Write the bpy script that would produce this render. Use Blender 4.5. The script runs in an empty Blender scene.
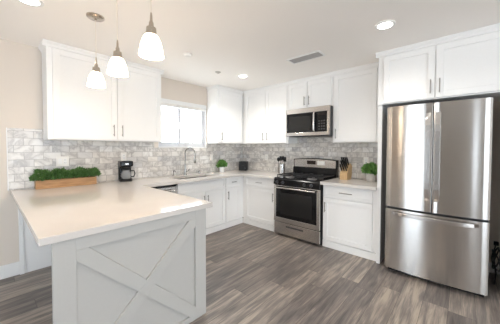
import bpy, bmesh, math, random
from mathutils import Vector, Matrix
random.seed(7)
PI = math.pi
sc = bpy.context.scene
COL = sc.collection

# ------------------------------------------------------------ camera, world, lights, exposure
CAM = (-3.611, -3.636, 1.366)
FPX, SX, SY = 236.05, 13.33, -7.26
cd = bpy.data.cameras.new('camera'); cam = bpy.data.objects.new('camera', cd); COL.objects.link(cam)
cd.sensor_fit = 'HORIZONTAL'; cd.sensor_width = 36.0; cd.lens = FPX / 500 * 36.0
cd.shift_x = -SX / 500.0; cd.shift_y = SY / 500.0
cd.clip_start = 0.02
yaw, pit, rol = math.radians(-49.666), math.radians(-1.533), math.radians(0.188)
F = Vector((-math.sin(yaw) * math.cos(pit), math.cos(yaw) * math.cos(pit), math.sin(pit)))
R = Vector((math.cos(yaw), math.sin(yaw), 0)); U = R.cross(F)
R2 = R * math.cos(rol) + U * math.sin(rol); U2 = -R * math.sin(rol) + U * math.cos(rol)
m = Matrix((R2, U2, -F)).transposed().to_4x4(); m.translation = Vector(CAM)
cam.matrix_world = m
sc.camera = cam

w = bpy.data.worlds.new('daylight'); sc.world = w; w.use_nodes = True
bg = w.node_tree.nodes['Background']
bg.inputs[0].default_value = (0.80, 0.90, 1.0, 1); bg.inputs[1].default_value = 3.8
sc.view_settings.view_transform = 'Standard'; sc.view_settings.look = 'None'
sc.view_settings.gamma = 1.0; sc.view_settings.use_curve_mapping = False
sc.view_settings.exposure = 1.14
sc.cycles.max_bounces = 12; sc.cycles.diffuse_bounces = 7; sc.cycles.glossy_bounces = 5
sc.cycles.use_denoising = True
sc.cycles.sample_clamp_indirect = 6.0

H = 2.481          # ceiling height
XL, YB = -6.5, -8.0  # far left wall and wall behind the camera


def portal(name, loc, direction, sx, sy):
    l = bpy.data.lights.new(name, 'AREA'); l.shape = 'RECTANGLE'; l.size = sx; l.size_y = sy
    l.cycles.is_portal = True
    o = bpy.data.objects.new(name, l); COL.objects.link(o); o.location = loc
    o.rotation_euler = Vector(direction).to_track_quat('-Z', 'Y').to_euler()
    return o


portal('portal_kitchen_window', (-1.41, 0.14, 1.75), (0, -1, 0), .95, .85)
portal('portal_added_door', (XL - .1, -1.85, 1.1), (1, 0, 0), 1.25, 2.2)
portal('portal_narrow', (XL - .1, -5.15, 1.2), (1, 0, 0), .3, 2.0)
portal('portal_side', (XL - .1, -6.95, 1.3), (1, 0, 0), 1.7, 1.9)
portal('portal_back', (-3.6, YB - .1, 1.25), (0, 1, 0), 3.6, 2.2)


sl = bpy.data.lights.new('sun', 'SUN'); sl.energy = 10; sl.angle = math.radians(1); sl.color = (1, .96, .9)
so = bpy.data.objects.new('sun', sl); COL.objects.link(so)
so.rotation_euler = Vector((.1, 1, -1.35)).to_track_quat('-Z', 'Y').to_euler()


def spot(name, loc, e, col, size=.07, ang=150, blend=.9):
    l = bpy.data.lights.new(name, 'SPOT'); l.energy = e; l.color = col; l.shadow_soft_size = size
    l.spot_size = math.radians(ang); l.spot_blend = blend
    o = bpy.data.objects.new(name, l); COL.objects.link(o); o.location = loc
    return o


# ------------------------------------------------------------ materials
MATS = {}


def nodes(name):
    mt = bpy.data.materials.new(name); mt.use_nodes = True
    nt = mt.node_tree; b = nt.nodes['Principled BSDF']; MATS[name] = mt
    return mt, nt, b


def plain(name, col, rough=.5, metal=0.0, bump=0.0, bscale=60, var=0.0, coat=0.0, spec=None):
    mt, nt, b = nodes(name)
    b.inputs['Base Color'].default_value = (*col, 1); b.inputs['Roughness'].default_value = rough
    b.inputs['Metallic'].default_value = metal; b.inputs['Coat Weight'].default_value = coat
    if spec is not None: b.inputs['Specular IOR Level'].default_value = spec
    tc = nt.nodes.new('ShaderNodeTexCoord')
    n = nt.nodes.new('ShaderNodeTexNoise'); n.inputs['Scale'].default_value = bscale
    n.inputs['Detail'].default_value = 3
    nt.links.new(tc.outputs['Object'], n.inputs['Vector'])
    if bump:
        bp = nt.nodes.new('ShaderNodeBump'); bp.inputs['Strength'].default_value = bump
        bp.inputs['Distance'].default_value = .002
        nt.links.new(n.outputs['Fac'], bp.inputs['Height']); nt.links.new(bp.outputs[0], b.inputs['Normal'])
    v = max(var, .02)
    mx = nt.nodes.new('ShaderNodeMix'); mx.data_type = 'RGBA'
    mx.inputs[6].default_value = (*[c * (1 - v) for c in col], 1)
    mx.inputs[7].default_value = (*[min(1, c * (1 + v)) for c in col], 1)
    nt.links.new(n.outputs['Fac'], mx.inputs[0]); nt.links.new(mx.outputs[2], b.inputs['Base Color'])
    return mt


white_paint = plain('white_cabinet_paint', (.89, .885, .87), .35, spec=.4)
shaded_pen_paint = plain('shaded_white_panel_paint', (.50, .49, .465), .38, spec=.4)  # cabinet white darkened: backlit shade of the end panel put into the colour
wall_paint = plain('warm_wall_paint', (.72, .65, .575), .7, bump=.1, bscale=200)
ceil_paint = plain('ceiling_paint', (.94, .91, .87), .8, bump=.1, bscale=150)
unseen_wall_paint = plain('unseen_wall_dark_paint', (.27, .235, .20), .7)  # dark tone put on unseen walls to deepen refrigerator reflections
vinyl = plain('vinyl_window_frame', (.60, .61, .63), .4)
trim_paint = plain('white_trim_paint', (.84, .84, .83), .4)
nickel = plain('brushed_nickel', (.52, .46, .39), .25, 1.0)
nickel_h = plain('handle_nickel', (.34, .32, .30), .32, 1.0)
black_gloss = plain('black_enamel', (.006, .006, .007), .16, spec=.3)
black_matte = plain('black_plastic', (.010, .010, .011), .4, spec=.3)
cast_iron = plain('cast_iron', (.015, .015, .016), .6, bump=.3)
dark_side = plain('dark_appliance_side', (.06, .06, .062), .45)
black_glass = plain('black_glass', (.006, .006, .007), .05, spec=.35)
mid_glass = plain('mesh_window_glass', (.022, .021, .02), .10, spec=.35)
knob_mat = plain('knob_dark_metal', (.08, .08, .085), .3, .8)
display = plain('dark_display', (.02, .014, .012), .15)
off_plastic = plain('off_white_plastic', (.82, .80, .76), .35)
slot_dark = plain('dark_slot', (.05, .05, .05), .6)
chrome = plain('faucet_steel', (.36, .35, .33), .2, 1.0)
ceramic = plain('white_ceramic', (.85, .85, .84), .2)
grey_pot = plain('grey_stone_pot', (.50, .48, .45), .6, bump=.4, bscale=80, var=.15)
soil = plain('soil', (.05, .035, .025), .9, bump=.6)
leaf_dark = plain('boxwood_leaf', (.085, .19, .05), .45, var=.6, bscale=40)
leaf_bright = plain('bright_leaf', (.12, .27, .06), .5, var=.4, bscale=40)
leaf_tree = plain('tree_leaf', (.42, .50, .38), .6, var=.3)
bark = plain('bark', (.2, .14, .09), .8)
cable_black = plain('black_cable', (.015, .015, .015), .5)
cord_clear = plain('pale_cord', (.75, .68, .58), .4)
fence_paint = plain('pale_fence', (.3, .29, .28), .7)
patio = plain('pale_patio', (.7, .69, .66), .8)
burner_mat = plain('burner_aluminium', (.35, .34, .33), .4, .9)
added_curtain_m = plain('added_charcoal_curtain', (.03, .03, .032), .9)  # for curtains added as dark bands in the refrigerator reflection
grey_metal = plain('grey_louver_metal', (.42, .41, .40), .4)
rubber = plain('dark_rubber', (.03, .03, .03), .7)


def wood(name, c1, c2, axis=0, sc_=30, rough=.5):
    mt, nt, b = nodes(name)
    tc = nt.nodes.new('ShaderNodeTexCoord'); mp = nt.nodes.new('ShaderNodeMapping')
    s = [sc_, sc_, sc_]; s[axis] = sc_ * .08
    mp.inputs['Scale'].default_value = s
    n = nt.nodes.new('ShaderNodeTexNoise'); n.inputs['Scale'].default_value = 3; n.inputs['Detail'].default_value = 5
    cr = nt.nodes.new('ShaderNodeValToRGB')
    cr.color_ramp.elements[0].position = .3; cr.color_ramp.elements[1].position = .7
    cr.color_ramp.elements[0].color = (*c1, 1); cr.color_ramp.elements[1].color = (*c2, 1)
    L = nt.links.new
    L(tc.outputs['Object'], mp.inputs[0]); L(mp.outputs[0], n.inputs['Vector']); L(n.outputs['Fac'], cr.inputs[0])
    L(cr.outputs[0], b.inputs['Base Color']); b.inputs['Roughness'].default_value = rough
    return mt


wood_planter = wood('planter_wood', (.33, .17, .075), (.55, .32, .15))
wood_block = wood('knife_block_wood', (.50, .32, .15), (.66, .46, .25), axis=2)
added_door_wood = wood('added_honey_door_wood', (.45, .22, .08), (.60, .32, .13), axis=2)  # for the unseen door added as a warm band in the refrigerator


def steel(name, axis, col=(.62, .60, .575), rough=.26, aniso=.85):
    """brushed stainless: grain runs along axis, reflections smear across it"""
    mt, nt, b = nodes(name); L = nt.links.new
    b.inputs['Metallic'].default_value = 1.0; b.inputs['Roughness'].default_value = rough
    b.inputs['Base Color'].default_value = (*col, 1)
    b.inputs['Anisotropic'].default_value = aniso; b.inputs['Anisotropic Rotation'].default_value = .25
    tg = nt.nodes.new('ShaderNodeTangent'); tg.direction_type = 'RADIAL'; tg.axis = 'Z'
    L(tg.outputs[0], b.inputs['Tangent'])
    tc = nt.nodes.new('ShaderNodeTexCoord'); mp = nt.nodes.new('ShaderNodeMapping')
    s = [400, 400, 400]; s[axis] = 4; mp.inputs['Scale'].default_value = s
    n = nt.nodes.new('ShaderNodeTexNoise'); n.inputs['Scale'].default_value = 1
    cr = nt.nodes.new('ShaderNodeMapRange'); cr.inputs[3].default_value = rough - .03; cr.inputs[4].default_value = rough + .04
    L(tc.outputs['Object'], mp.inputs[0]); L(mp.outputs[0], n.inputs['Vector']); L(n.outputs['Fac'], cr.inputs[0])
    L(cr.outputs[0], b.inputs['Roughness'])
    return mt


steel_fr = steel('fridge_brushed_steel', 0, rough=.22, aniso=1.0)
steel_ap = steel('appliance_brushed_steel', 0, col=(.60, .575, .55), rough=.24, aniso=.6)


def quartz():
    mt, nt, b = nodes('white_quartz'); L = nt.links.new
    tc = nt.nodes.new('ShaderNodeTexCoord'); n = nt.nodes.new('ShaderNodeTexNoise')
    n.inputs['Scale'].default_value = 9; n.inputs['Detail'].default_value = 8
    n2 = nt.nodes.new('ShaderNodeTexNoise'); n2.inputs['Scale'].default_value = 220
    cr = nt.nodes.new('ShaderNodeValToRGB')
    cr.color_ramp.elements[0].position = .3; cr.color_ramp.elements[0].color = (.65, .615, .575, 1)
    cr.color_ramp.elements[1].position = .7; cr.color_ramp.elements[1].color = (.66, .625, .59, 1)
    mx = nt.nodes.new('ShaderNodeMath'); mx.operation = 'MULTIPLY_ADD'; mx.inputs[1].default_value = .3
    L(tc.outputs['Object'], n.inputs['Vector']); L(tc.outputs['Object'], n2.inputs['Vector'])
    L(n2.outputs['Fac'], mx.inputs[0])
    sub = nt.nodes.new('ShaderNodeMath'); sub.operation = 'SUBTRACT'; sub.inputs[1].default_value = .15
    L(n.outputs['Fac'], sub.inputs[0]); L(sub.outputs[0], mx.inputs[2])
    L(mx.outputs[0], cr.inputs[0]); L(cr.outputs[0], b.inputs['Base Color'])
    b.inputs['Roughness'].default_value = .06
    return mt


quartz_m = quartz()


def tile_mat(name, ax):
    """marble subway tile; ax 0: wall runs along x, 1: along y"""
    mt, nt, b = nodes(name); L = nt.links.new
    tc = nt.nodes.new('ShaderNodeTexCoord'); sp = nt.nodes.new('ShaderNodeSeparateXYZ')
    cb = nt.nodes.new('ShaderNodeCombineXYZ')
    L(tc.outputs['Object'], sp.inputs[0]); L(sp.outputs[ax], cb.inputs[0]); L(sp.outputs[2], cb.inputs[1])
    mp = nt.nodes.new('ShaderNodeMapping'); mp.inputs['Location'].default_value = (.03, .0045, 0)
    L(cb.outputs[0], mp.inputs[0])
    br = nt.nodes.new('ShaderNodeTexBrick'); br.offset = .5
    br.inputs['Scale'].default_value = 1.0; br.inputs['Brick Width'].default_value = .154
    br.inputs['Row Height'].default_value = .0775; br.inputs['Mortar Size'].default_value = .0022
    br.inputs['Mortar Smooth'].default_value = .1
    br.inputs['Color1'].default_value = (0, 0, 0, 1); br.inputs['Color2'].default_value = (1, 1, 1, 1)
    br.inputs['Mortar'].default_value = (.5, .5, .5, 1)
    L(mp.outputs[0], br.inputs['Vector'])
    # veins, shifted tile by tile
    off = nt.nodes.new('ShaderNodeVectorMath'); off.operation = 'MULTIPLY_ADD'
    L(br.outputs['Color'], off.inputs[0]); off.inputs[1].default_value = (3.1, 7.3, 5.7); L(cb.outputs[0], off.inputs[2])
    n1 = nt.nodes.new('ShaderNodeTexNoise'); n1.inputs['Scale'].default_value = 3.6; n1.inputs['Detail'].default_value = 6
    n1.inputs['Distortion'].default_value = 1.0; n1.inputs['Roughness'].default_value = .6
    L(off.outputs[0], n1.inputs['Vector'])
    v = nt.nodes.new('ShaderNodeMath'); v.operation = 'SUBTRACT'; v.inputs[1].default_value = .5; L(n1.outputs['Fac'], v.inputs[0])
    va = nt.nodes.new('ShaderNodeMath'); va.operation = 'ABSOLUTE'; L(v.outputs[0], va.inputs[0])
    vr = nt.nodes.new('ShaderNodeValToRGB')
    vr.color_ramp.elements[0].position = 0; vr.color_ramp.elements[0].color = (.50, .48, .465, 1)
    vr.color_ramp.elements[1].position = .10; vr.color_ramp.elements[1].color = (.80, .785, .76, 1)
    e = vr.color_ramp.elements.new(.03); e.color = (.66, .64, .615, 1)
    L(va.outputs[0], vr.inputs[0])
    # whole-tile tone
    tr = nt.nodes.new('ShaderNodeValToRGB')
    tr.color_ramp.elements[0].position = 0; tr.color_ramp.elements[0].color = (.74, .74, .76, 1)
    tr.color_ramp.elements[1].position = 1; tr.color_ramp.elements[1].color = (1.0, 1.0, 1.0, 1)
    e = tr.color_ramp.elements.new(.35); e.color = (.93, .91, .88, 1)
    L(br.outputs['Color'], tr.inputs[0])
    mu = nt.nodes.new('ShaderNodeMix'); mu.data_type = 'RGBA'; mu.blend_type = 'MULTIPLY'; mu.inputs[0].default_value = 1
    L(vr.outputs[0], mu.inputs[6]); L(tr.outputs[0], mu.inputs[7])
    mm = nt.nodes.new('ShaderNodeMix'); mm.data_type = 'RGBA'; mm.inputs[7].default_value = (.37, .35, .33, 1)
    L(br.outputs['Fac'], mm.inputs[0]); L(mu.outputs[2], mm.inputs[6]); L(mm.outputs[2], b.inputs['Base Color'])
    bp = nt.nodes.new('ShaderNodeBump'); bp.invert = True; bp.inputs['Strength'].default_value = .4; bp.inputs['Distance'].default_value = .002
    L(br.outputs['Fac'], bp.inputs['Height']); L(bp.outputs[0], b.inputs['Normal'])
    b.inputs['Roughness'].default_value = .22
    return mt


tile_x = tile_mat('marble_tile_window_wall', 0)
tile_y = tile_mat('marble_tile_range_wall', 1)


def floor_mat():
    mt, nt, b = nodes('vinyl_planks'); L = nt.links.new
    def M(op, a=None, b_=None, c=None):
        n = nt.nodes.new('ShaderNodeMath'); n.operation = op
        for i, q in enumerate((a, b_, c)):
            if q is None: continue
            if isinstance(q, (int, float)): n.inputs[i].default_value = q
            else: L(q, n.inputs[i])
        return n.outputs[0]
    tc = nt.nodes.new('ShaderNodeTexCoord'); sp = nt.nodes.new('ShaderNodeSeparateXYZ'); L(tc.outputs['Object'], sp.inputs[0])
    x, y = sp.outputs[0], sp.outputs[1]
    PW, PL = .178, 1.22
    ry = M('DIVIDE', y, PW); row = M('FLOOR', ry)
    wn = nt.nodes.new('ShaderNodeTexWhiteNoise'); wn.noise_dimensions = '1D'; L(row, wn.inputs['W'])
    rx = M('ADD', M('DIVIDE', x, PL), M('MULTIPLY', wn.outputs[0], 5.0)); colm = M('FLOOR', rx)
    cb = nt.nodes.new('ShaderNodeCombineXYZ'); L(row, cb.inputs[0]); L(colm, cb.inputs[1])
    w2 = nt.nodes.new('ShaderNodeTexWhiteNoise'); w2.noise_dimensions = '3D'; L(cb.outputs[0], w2.inputs['Vector'])
    pid = w2.outputs[0]
    # grain
    gv = nt.nodes.new('ShaderNodeCombineXYZ')
    L(M('ADD', M('MULTIPLY', x, 1.3), M('MULTIPLY', pid, 31.0)), gv.inputs[0]); L(M('MULTIPLY', y, 13.0), gv.inputs[1])
    L(M('MULTIPLY', pid, 17.0), gv.inputs[2])
    g = nt.nodes.new('ShaderNodeTexNoise'); g.inputs['Scale'].default_value = 1.6; g.inputs['Detail'].default_value = 6
    g.inputs['Distortion'].default_value = .5; g.inputs['Roughness'].default_value = .6
    L(gv.outputs[0], g.inputs['Vector'])
    gv2 = nt.nodes.new('ShaderNodeCombineXYZ')
    L(M('ADD', M('MULTIPLY', x, 4.0), M('MULTIPLY', pid, 11.0)), gv2.inputs[0]); L(M('MULTIPLY', y, 90.0), gv2.inputs[1])
    g2 = nt.nodes.new('ShaderNodeTexNoise'); g2.inputs['Scale'].default_value = 1.5; g2.inputs['Detail'].default_value = 4
    L(gv2.outputs[0], g2.inputs['Vector'])
    tone = M('ADD', M('MULTIPLY', M('SUBTRACT', pid, .5), .20), M('ADD', M('MULTIPLY', g.outputs['Fac'], .92), M('MULTIPLY', g2.outputs['Fac'], .34)))
    cr = nt.nodes.new('ShaderNodeValToRGB'); r = cr.color_ramp
    r.elements[0].position = .30; r.elements[0].color = (.055, .048, .047, 1)
    r.elements[1].position = .84; r.elements[1].color = (.42, .35, .285, 1)
    e = r.elements.new(.50); e.color = (.128, .110, .103, 1)
    e = r.elements.new(.66); e.color = (.215, .184, .163, 1)
    L(tone, cr.inputs[0])
    fy = M('FRACT', ry); fx = M('FRACT', rx)
    ey = M('MINIMUM', fy, M('SUBTRACT', 1.0, fy)); ex = M('MINIMUM', fx, M('SUBTRACT', 1.0, fx))
    gap = M('MAXIMUM', M('LESS_THAN', ey, .010), M('LESS_THAN', ex, .0014))
    mm = nt.nodes.new('ShaderNodeMix'); mm.data_type = 'RGBA'; mm.inputs[7].default_value = (.035, .03, .028, 1)
    L(M('MULTIPLY', gap, .7), mm.inputs[0]); L(cr.outputs[0], mm.inputs[6]); L(mm.outputs[2], b.inputs['Base Color'])
    rr = nt.nodes.new('ShaderNodeMapRange'); rr.inputs[3].default_value = .32; rr.inputs[4].default_value = .5
    L(g.outputs['Fac'], rr.inputs[0]); L(rr.outputs[0], b.inputs['Roughness'])
    bp = nt.nodes.new('ShaderNodeBump'); bp.inputs['Strength'].default_value = .25; bp.inputs['Distance'].default_value = .001
    L(M('SUBTRACT', g2.outputs['Fac'], gap), bp.inputs['Height']); L(bp.outputs[0], b.inputs['Normal'])
    return mt


floor_m = floor_mat()


def emit(name, col, s, rough=.4):
    mt, nt, b = nodes(name)
    b.inputs['Base Color'].default_value = (.9, .9, .9, 1); b.inputs['Roughness'].default_value = rough
    b.inputs['Emission Color'].default_value = (*col, 1); b.inputs['Emission Strength'].default_value = s
    return mt


lamp_glass = emit('lit_frosted_glass', (1.0, .76, .52), 5.5)
can_lens = emit('lit_downlight_lens', (1.0, .95, .88), 6.0)


def glass_mat():
    mt = bpy.data.materials.new('window_glass'); mt.use_nodes = True; nt = mt.node_tree; nt.nodes.clear()
    o = nt.nodes.new('ShaderNodeOutputMaterial'); mx = nt.nodes.new('ShaderNodeMixShader')
    t = nt.nodes.new('ShaderNodeBsdfTransparent'); g = nt.nodes.new('ShaderNodeBsdfGlossy'); g.inputs['Roughness'].default_value = .02
    mx.inputs[0].default_value = .05
    nt.links.new(t.outputs[0], mx.inputs[1]); nt.links.new(g.outputs[0], mx.inputs[2]); nt.links.new(mx.outputs[0], o.inputs[0])
    return mt


glass = glass_mat()


def carafe_glass():
    mt, nt, b = nodes('carafe_glass')
    b.inputs['Base Color'].default_value = (.5, .5, .5, 1); b.inputs['Roughness'].default_value = .05
    b.inputs['Alpha'].default_value = .45
    return mt


carafe_m = carafe_glass()

# ------------------------------------------------------------ mesh helpers


def B():
    return bmesh.new()


def box(bm, x0, x1, y0, y1, z0, z1):
    x0, x1 = sorted((x0, x1)); y0, y1 = sorted((y0, y1)); z0, z1 = sorted((z0, z1))
    v = [bm.verts.new(c) for c in ((x0, y0, z0), (x1, y0, z0), (x1, y1, z0), (x0, y1, z0), (x0, y0, z1), (x1, y0, z1), (x1, y1, z1), (x0, y1, z1))]
    for f in ((3, 2, 1, 0), (4, 5, 6, 7), (0, 1, 5, 4), (1, 2, 6, 5), (2, 3, 7, 6), (3, 0, 4, 7)):
        bm.faces.new([v[i] for i in f])
    return bm


def prism(bm, poly, a0, a1, axis=0):
    """extrude a closed 2-D outline along axis (0: outline is y,z; 1: x,z; 2: x,y)"""
    def P(u, v, a):
        return ((a, u, v), (u, a, v), (u, v, a))[axis]
    n = len(poly)
    A = [bm.verts.new(P(u, v, a0)) for u, v in poly]; Bv = [bm.verts.new(P(u, v, a1)) for u, v in poly]
    bm.faces.new(A); bm.faces.new(Bv[::-1])
    for i in range(n):
        bm.faces.new((A[i], Bv[i], Bv[(i + 1) % n], A[(i + 1) % n]))
    bmesh.ops.recalc_face_normals(bm, faces=bm.faces)
    return bm


def lathe(bm, prof, c=(0, 0, 0), seg=24, axis='z', caps=True):
    rings = []
    for r, h in prof:
        ring = []
        for i in range(seg):
            a = 2 * PI * i / seg; p = (r * math.cos(a), r * math.sin(a), h)
            if axis == 'y': p = (p[0], h, p[1])
            if axis == 'x': p = (h, p[0], p[1])
            ring.append(bm.verts.new((p[0] + c[0], p[1] + c[1], p[2] + c[2])))
        rings.append(ring)
    for a, b in zip(rings, rings[1:]):
        for i in range(seg):
            bm.faces.new((a[i], a[(i + 1) % seg], b[(i + 1) % seg], b[i]))
    if caps:
        bm.faces.new(rings[0][::-1]); bm.faces.new(rings[-1])
    bmesh.ops.recalc_face_normals(bm, faces=bm.faces)
    return bm


def tube(bm, pts, r, seg=10):
    pts = [Vector(p) for p in pts]; rings = []
    up = None
    for i, p in enumerate(pts):
        d = (pts[min(i + 1, len(pts) - 1)] - pts[max(i - 1, 0)]).normalized()
        if up is None:
            up = Vector((0, 0, 1)) if abs(d.z) < .9 else Vector((1, 0, 0))
        s = d.cross(up).normalized(); up = s.cross(d).normalized()
        rr = r[i] if isinstance(r, (list, tuple)) else r
        rings.append([bm.verts.new(p + rr * (math.cos(2 * PI * k / seg) * s + math.sin(2 * PI * k / seg) * up)) for k in range(seg)])
    for a, b in zip(rings, rings[1:]):
        for k in range(seg):
            bm.faces.new((a[k], a[(k + 1) % seg], b[(k + 1) % seg], b[k]))
    bm.faces.new(rings[0][::-1]); bm.faces.new(rings[-1])
    bmesh.ops.recalc_face_normals(bm, faces=bm.faces)
    return bm


def cells(bm, xs, ys, z0, z1, inside):
    """slab made of grid cells, one closed skin"""
    V = {}
    def v(i, j, k):
        if (i, j, k) not in V: V[(i, j, k)] = bm.verts.new((xs[i], ys[j], (z0, z1)[k]))
        return V[(i, j, k)]
    nx, ny = len(xs) - 1, len(ys) - 1
    ok = lambda i, j: 0 <= i < nx and 0 <= j < ny and inside((xs[i] + xs[i + 1]) / 2, (ys[j] + ys[j + 1]) / 2)
    for i in range(nx):
        for j in range(ny):
            if not ok(i, j): continue
            bm.faces.new((v(i, j, 1), v(i + 1, j, 1), v(i + 1, j + 1, 1), v(i, j + 1, 1)))
            bm.faces.new((v(i, j, 0), v(i, j + 1, 0), v(i + 1, j + 1, 0), v(i + 1, j, 0)))
            if not ok(i - 1, j): bm.faces.new((v(i, j, 0), v(i, j, 1), v(i, j + 1, 1), v(i, j + 1, 0)))
            if not ok(i + 1, j): bm.faces.new((v(i + 1, j, 0), v(i + 1, j + 1, 0), v(i + 1, j + 1, 1), v(i + 1, j, 1)))
            if not ok(i, j - 1): bm.faces.new((v(i, j, 0), v(i + 1, j, 0), v(i + 1, j, 1), v(i, j, 1)))
            if not ok(i, j + 1): bm.faces.new((v(i, j + 1, 0), v(i, j + 1, 1), v(i + 1, j + 1, 1), v(i + 1, j + 1, 0)))
    return bm


def obj(name, bm, mat, parent=None, bevel=0.0, smooth=False):
    me = bpy.data.meshes.new(name); bm.to_mesh(me); bm.free()
    me.materials.append(mat)
    o = bpy.data.objects.new(name, me); COL.objects.link(o)
    if parent: o.parent = parent
    if smooth:
        for p in me.polygons: p.use_smooth = True
        me.set_sharp_from_angle(angle=math.radians(40))
    if bevel:
        b = o.modifiers.new('bevel', 'BEVEL'); b.width = bevel; b.segments = 2
        b.limit_method = 'ANGLE'; b.angle_limit = math.radians(50)
    return o


def tag(o, label, cat, group=None, kind=None):
    if label: o['label'] = label
    if cat: o['category'] = cat
    if group: o['group'] = group
    if kind: o['kind'] = kind
    return o


def thing(name, label, cat, loc=(0, 0, 0), rz=0, group=None):
    o = bpy.data.objects.new(name, None); COL.objects.link(o)
    o.empty_display_size = .1; o.location = loc; o.rotation_euler = (0, 0, rz)
    return tag(o, label, cat, group)


def struct(name, bm, mat, parent=None, label=None, cat=None, bevel=0):
    o = obj(name, bm, mat, parent, bevel)
    if not parent:
        o['kind'] = 'structure'; tag(o, label, cat)
    return o


RB = -PI / 2   # a unit on the range wall: its local +x runs along world -y, its front faces world -x

# ------------------------------------------------------------ room shell
T = .15
WX0, WX1, WZ0, WZ1 = -1.86, -.965, 1.385, 2.15      # kitchen window opening


def wall_with_holes(name, axis, plane, thick, a0, a1, holes, mat, label):
    """wall at plane, outer side at plane+thick; holes = (a0,a1,z0,z1)"""
    As = sorted({a0, a1, *[h[0] for h in holes], *[h[1] for h in holes]})
    Zs = sorted({0, H, *[h[2] for h in holes], *[h[3] for h in holes]})
    bm = B()
    inside = lambda a, z: not any(h[0] < a < h[1] and h[2] < z < h[3] for h in holes)
    cells(bm, As, Zs, min(0, thick), max(0, thick), inside)
    for v in bm.verts:
        a, z, t = v.co
        v.co = (a, plane + t, z) if axis == 'x' else (plane + t, a, z)
    bmesh.ops.recalc_face_normals(bm, faces=bm.faces)
    return struct(name, bm, mat, label=label, cat='wall')


wall_with_holes('wall_back', 'x', 0, T, XL - T, T, [(WX0, WX1, WZ0, WZ1)], wall_paint, 'beige wall behind the sink holding the window')
wall_with_holes('wall_right', 'y', 0, T, YB, 0, [], wall_paint, 'wall behind the range and the refrigerator')
wall_with_holes('wall_left', 'y', XL, -T, YB, 0, [(-2.45, -1.25, .02, 2.1), (-5.27, -5.03, .3, 2.1), (-7.8, -6.1, .35, 2.25)], unseen_wall_paint, 'far left wall, unseen, dark taupe for reflection contrast, with added glass door')
wall_with_holes('wall_front', 'x', YB, -T, XL - T, T, [(-5.3, -1.9, .1, 2.25)], unseen_wall_paint, 'unseen wall behind the viewer with large window added for daylight')
struct('floor', box(B(), XL - T, T, YB - T, T, -.1, 0), floor_m, label='grey brown wood plank floor', cat='floor')
struct('ceiling', box(B(), XL - T, T, YB - T, T, H, H + .1), ceil_paint, label='plain off-white ceiling over the kitchen', cat='ceiling')

# backsplash tile (thin tile layer on the walls)
ZB = 1.455
zt = .915
bm = B()
tt = -.010
box(bm, -3.46, -3.184, tt, 0, zt, 1.572)
box(bm, -3.184, -1.93, tt, 0, zt, ZB)
box(bm, -1.93, -.95, tt, 0, zt, WZ0 - .012)
box(bm, -.95, -.010, tt, 0, zt, ZB)
struct('trim_1', bm, tile_x, label='marble subway tile backsplash on the window wall', cat='backsplash')
bm = B(); box(bm, -.010, 0, -2.858, 0, zt, 1.62)
struct('trim_2', bm, tile_y, label='marble subway tile backsplash behind the range', cat='backsplash')
struct('trim_3', box(B(), -3.468, -3.46, -.013, 0, .915, 1.575), trim_paint, label='thin pale edge strip ending the tile at left', cat='trim')

# baseboards
struct('baseboard_back', box(B(), XL, -3.395, -.015, 0, 0, .14), trim_paint, label='white baseboard left of the peninsula', cat='baseboard', bevel=.003)
struct('baseboard_right', box(B(), -.015, 0, -3.975, -2.905, 0, .11), trim_paint, label='white baseboard beside the refrigerator', cat='baseboard', bevel=.003)
struct('baseboard_left', box(B(), XL, XL + .015, YB, -2.55, 0, .14), trim_paint, label='white baseboard on the far left wall', cat='baseboard')
# flat painted end panel and its stile under the counter overhang
struct('trim_4', box(B(), -3.36, -3.055, -.02, 0, 0, .874), trim_paint, label='flat white panel on the wall under the counter overhang', cat='panel')
struct('trim_5', box(B(), -3.395, -3.36, -.032, 0, 0, .874), trim_paint, label='narrow white stile beside the panel under the overhang', cat='trim', bevel=.002)

# kitchen window
win = tag(bpy.data.objects.new('window_1', None), 'white sliding window over the sink', 'window', kind='structure'); COL.objects.link(win)
win.location = (WX0, 0, WZ0)
W, HH = WX1 - WX0, WZ1 - WZ0
bm = B()
fw = .035
for a in ((0, fw, .03, .10, 0, HH), (W - fw, W, .03, .10, 0, HH), (fw, W - fw, .03, .10, 0, fw), (fw, W - fw, .03, .10, HH - fw, HH)):
    box(bm, *a)
obj('window_frame', bm, vinyl, win, .003)
for k, (a0, a1, yy) in enumerate(((fw, .40, .075), (.36, W - fw, .05))):
    bm = B(); s = .042
    box(bm, a0, a0 + s, yy - .012, yy + .012, fw, HH - fw); box(bm, a1 - s, a1, yy - .012, yy + .012, fw, HH - fw)
    box(bm, a0 + s, a1 - s, yy - .012, yy + .012, fw, fw + s); box(bm, a0 + s, a1 - s, yy - .012, yy + .012, HH - fw - s, HH - fw)
    sash = obj('sash', bm, vinyl, win, .002)
    obj('glass_pane', box(B(), a0 + s, a1 - s, yy - .002, yy + .002, fw + s, HH - fw - s), glass, sash)
obj('window_sill', box(B(), -.0, W, -.018, .03, -.012, .006), trim_paint, win, .002)
obj('latch', box(B(), .372, .386, .028, .038, .30, .42), trim_paint, win, .002)
# side casing returns
bm = B(); box(bm, 0, .004, 0, .03, .006, HH); box(bm, W - .004, W, 0, .03, .006, HH)
obj('jamb', bm, trim_paint, win)

# roller shade pulled up at the window head
t = thing('roller_shade', 'white roller shade rolled up at the head of the sink window', 'window shade', (WX0 + .005, 0, 0))
obj('cassette', box(B(), 0, W - .01, -.02, .028, 2.09, 2.148), trim_paint, t, .004)
obj('fabric', box(B(), .01, W - .02, .006, .009, 2.055, 2.09), off_plastic, t)
obj('hem_bar', box(B(), .01, W - .02, .002, .013, 2.035, 2.055), trim_paint, t, .003)

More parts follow.
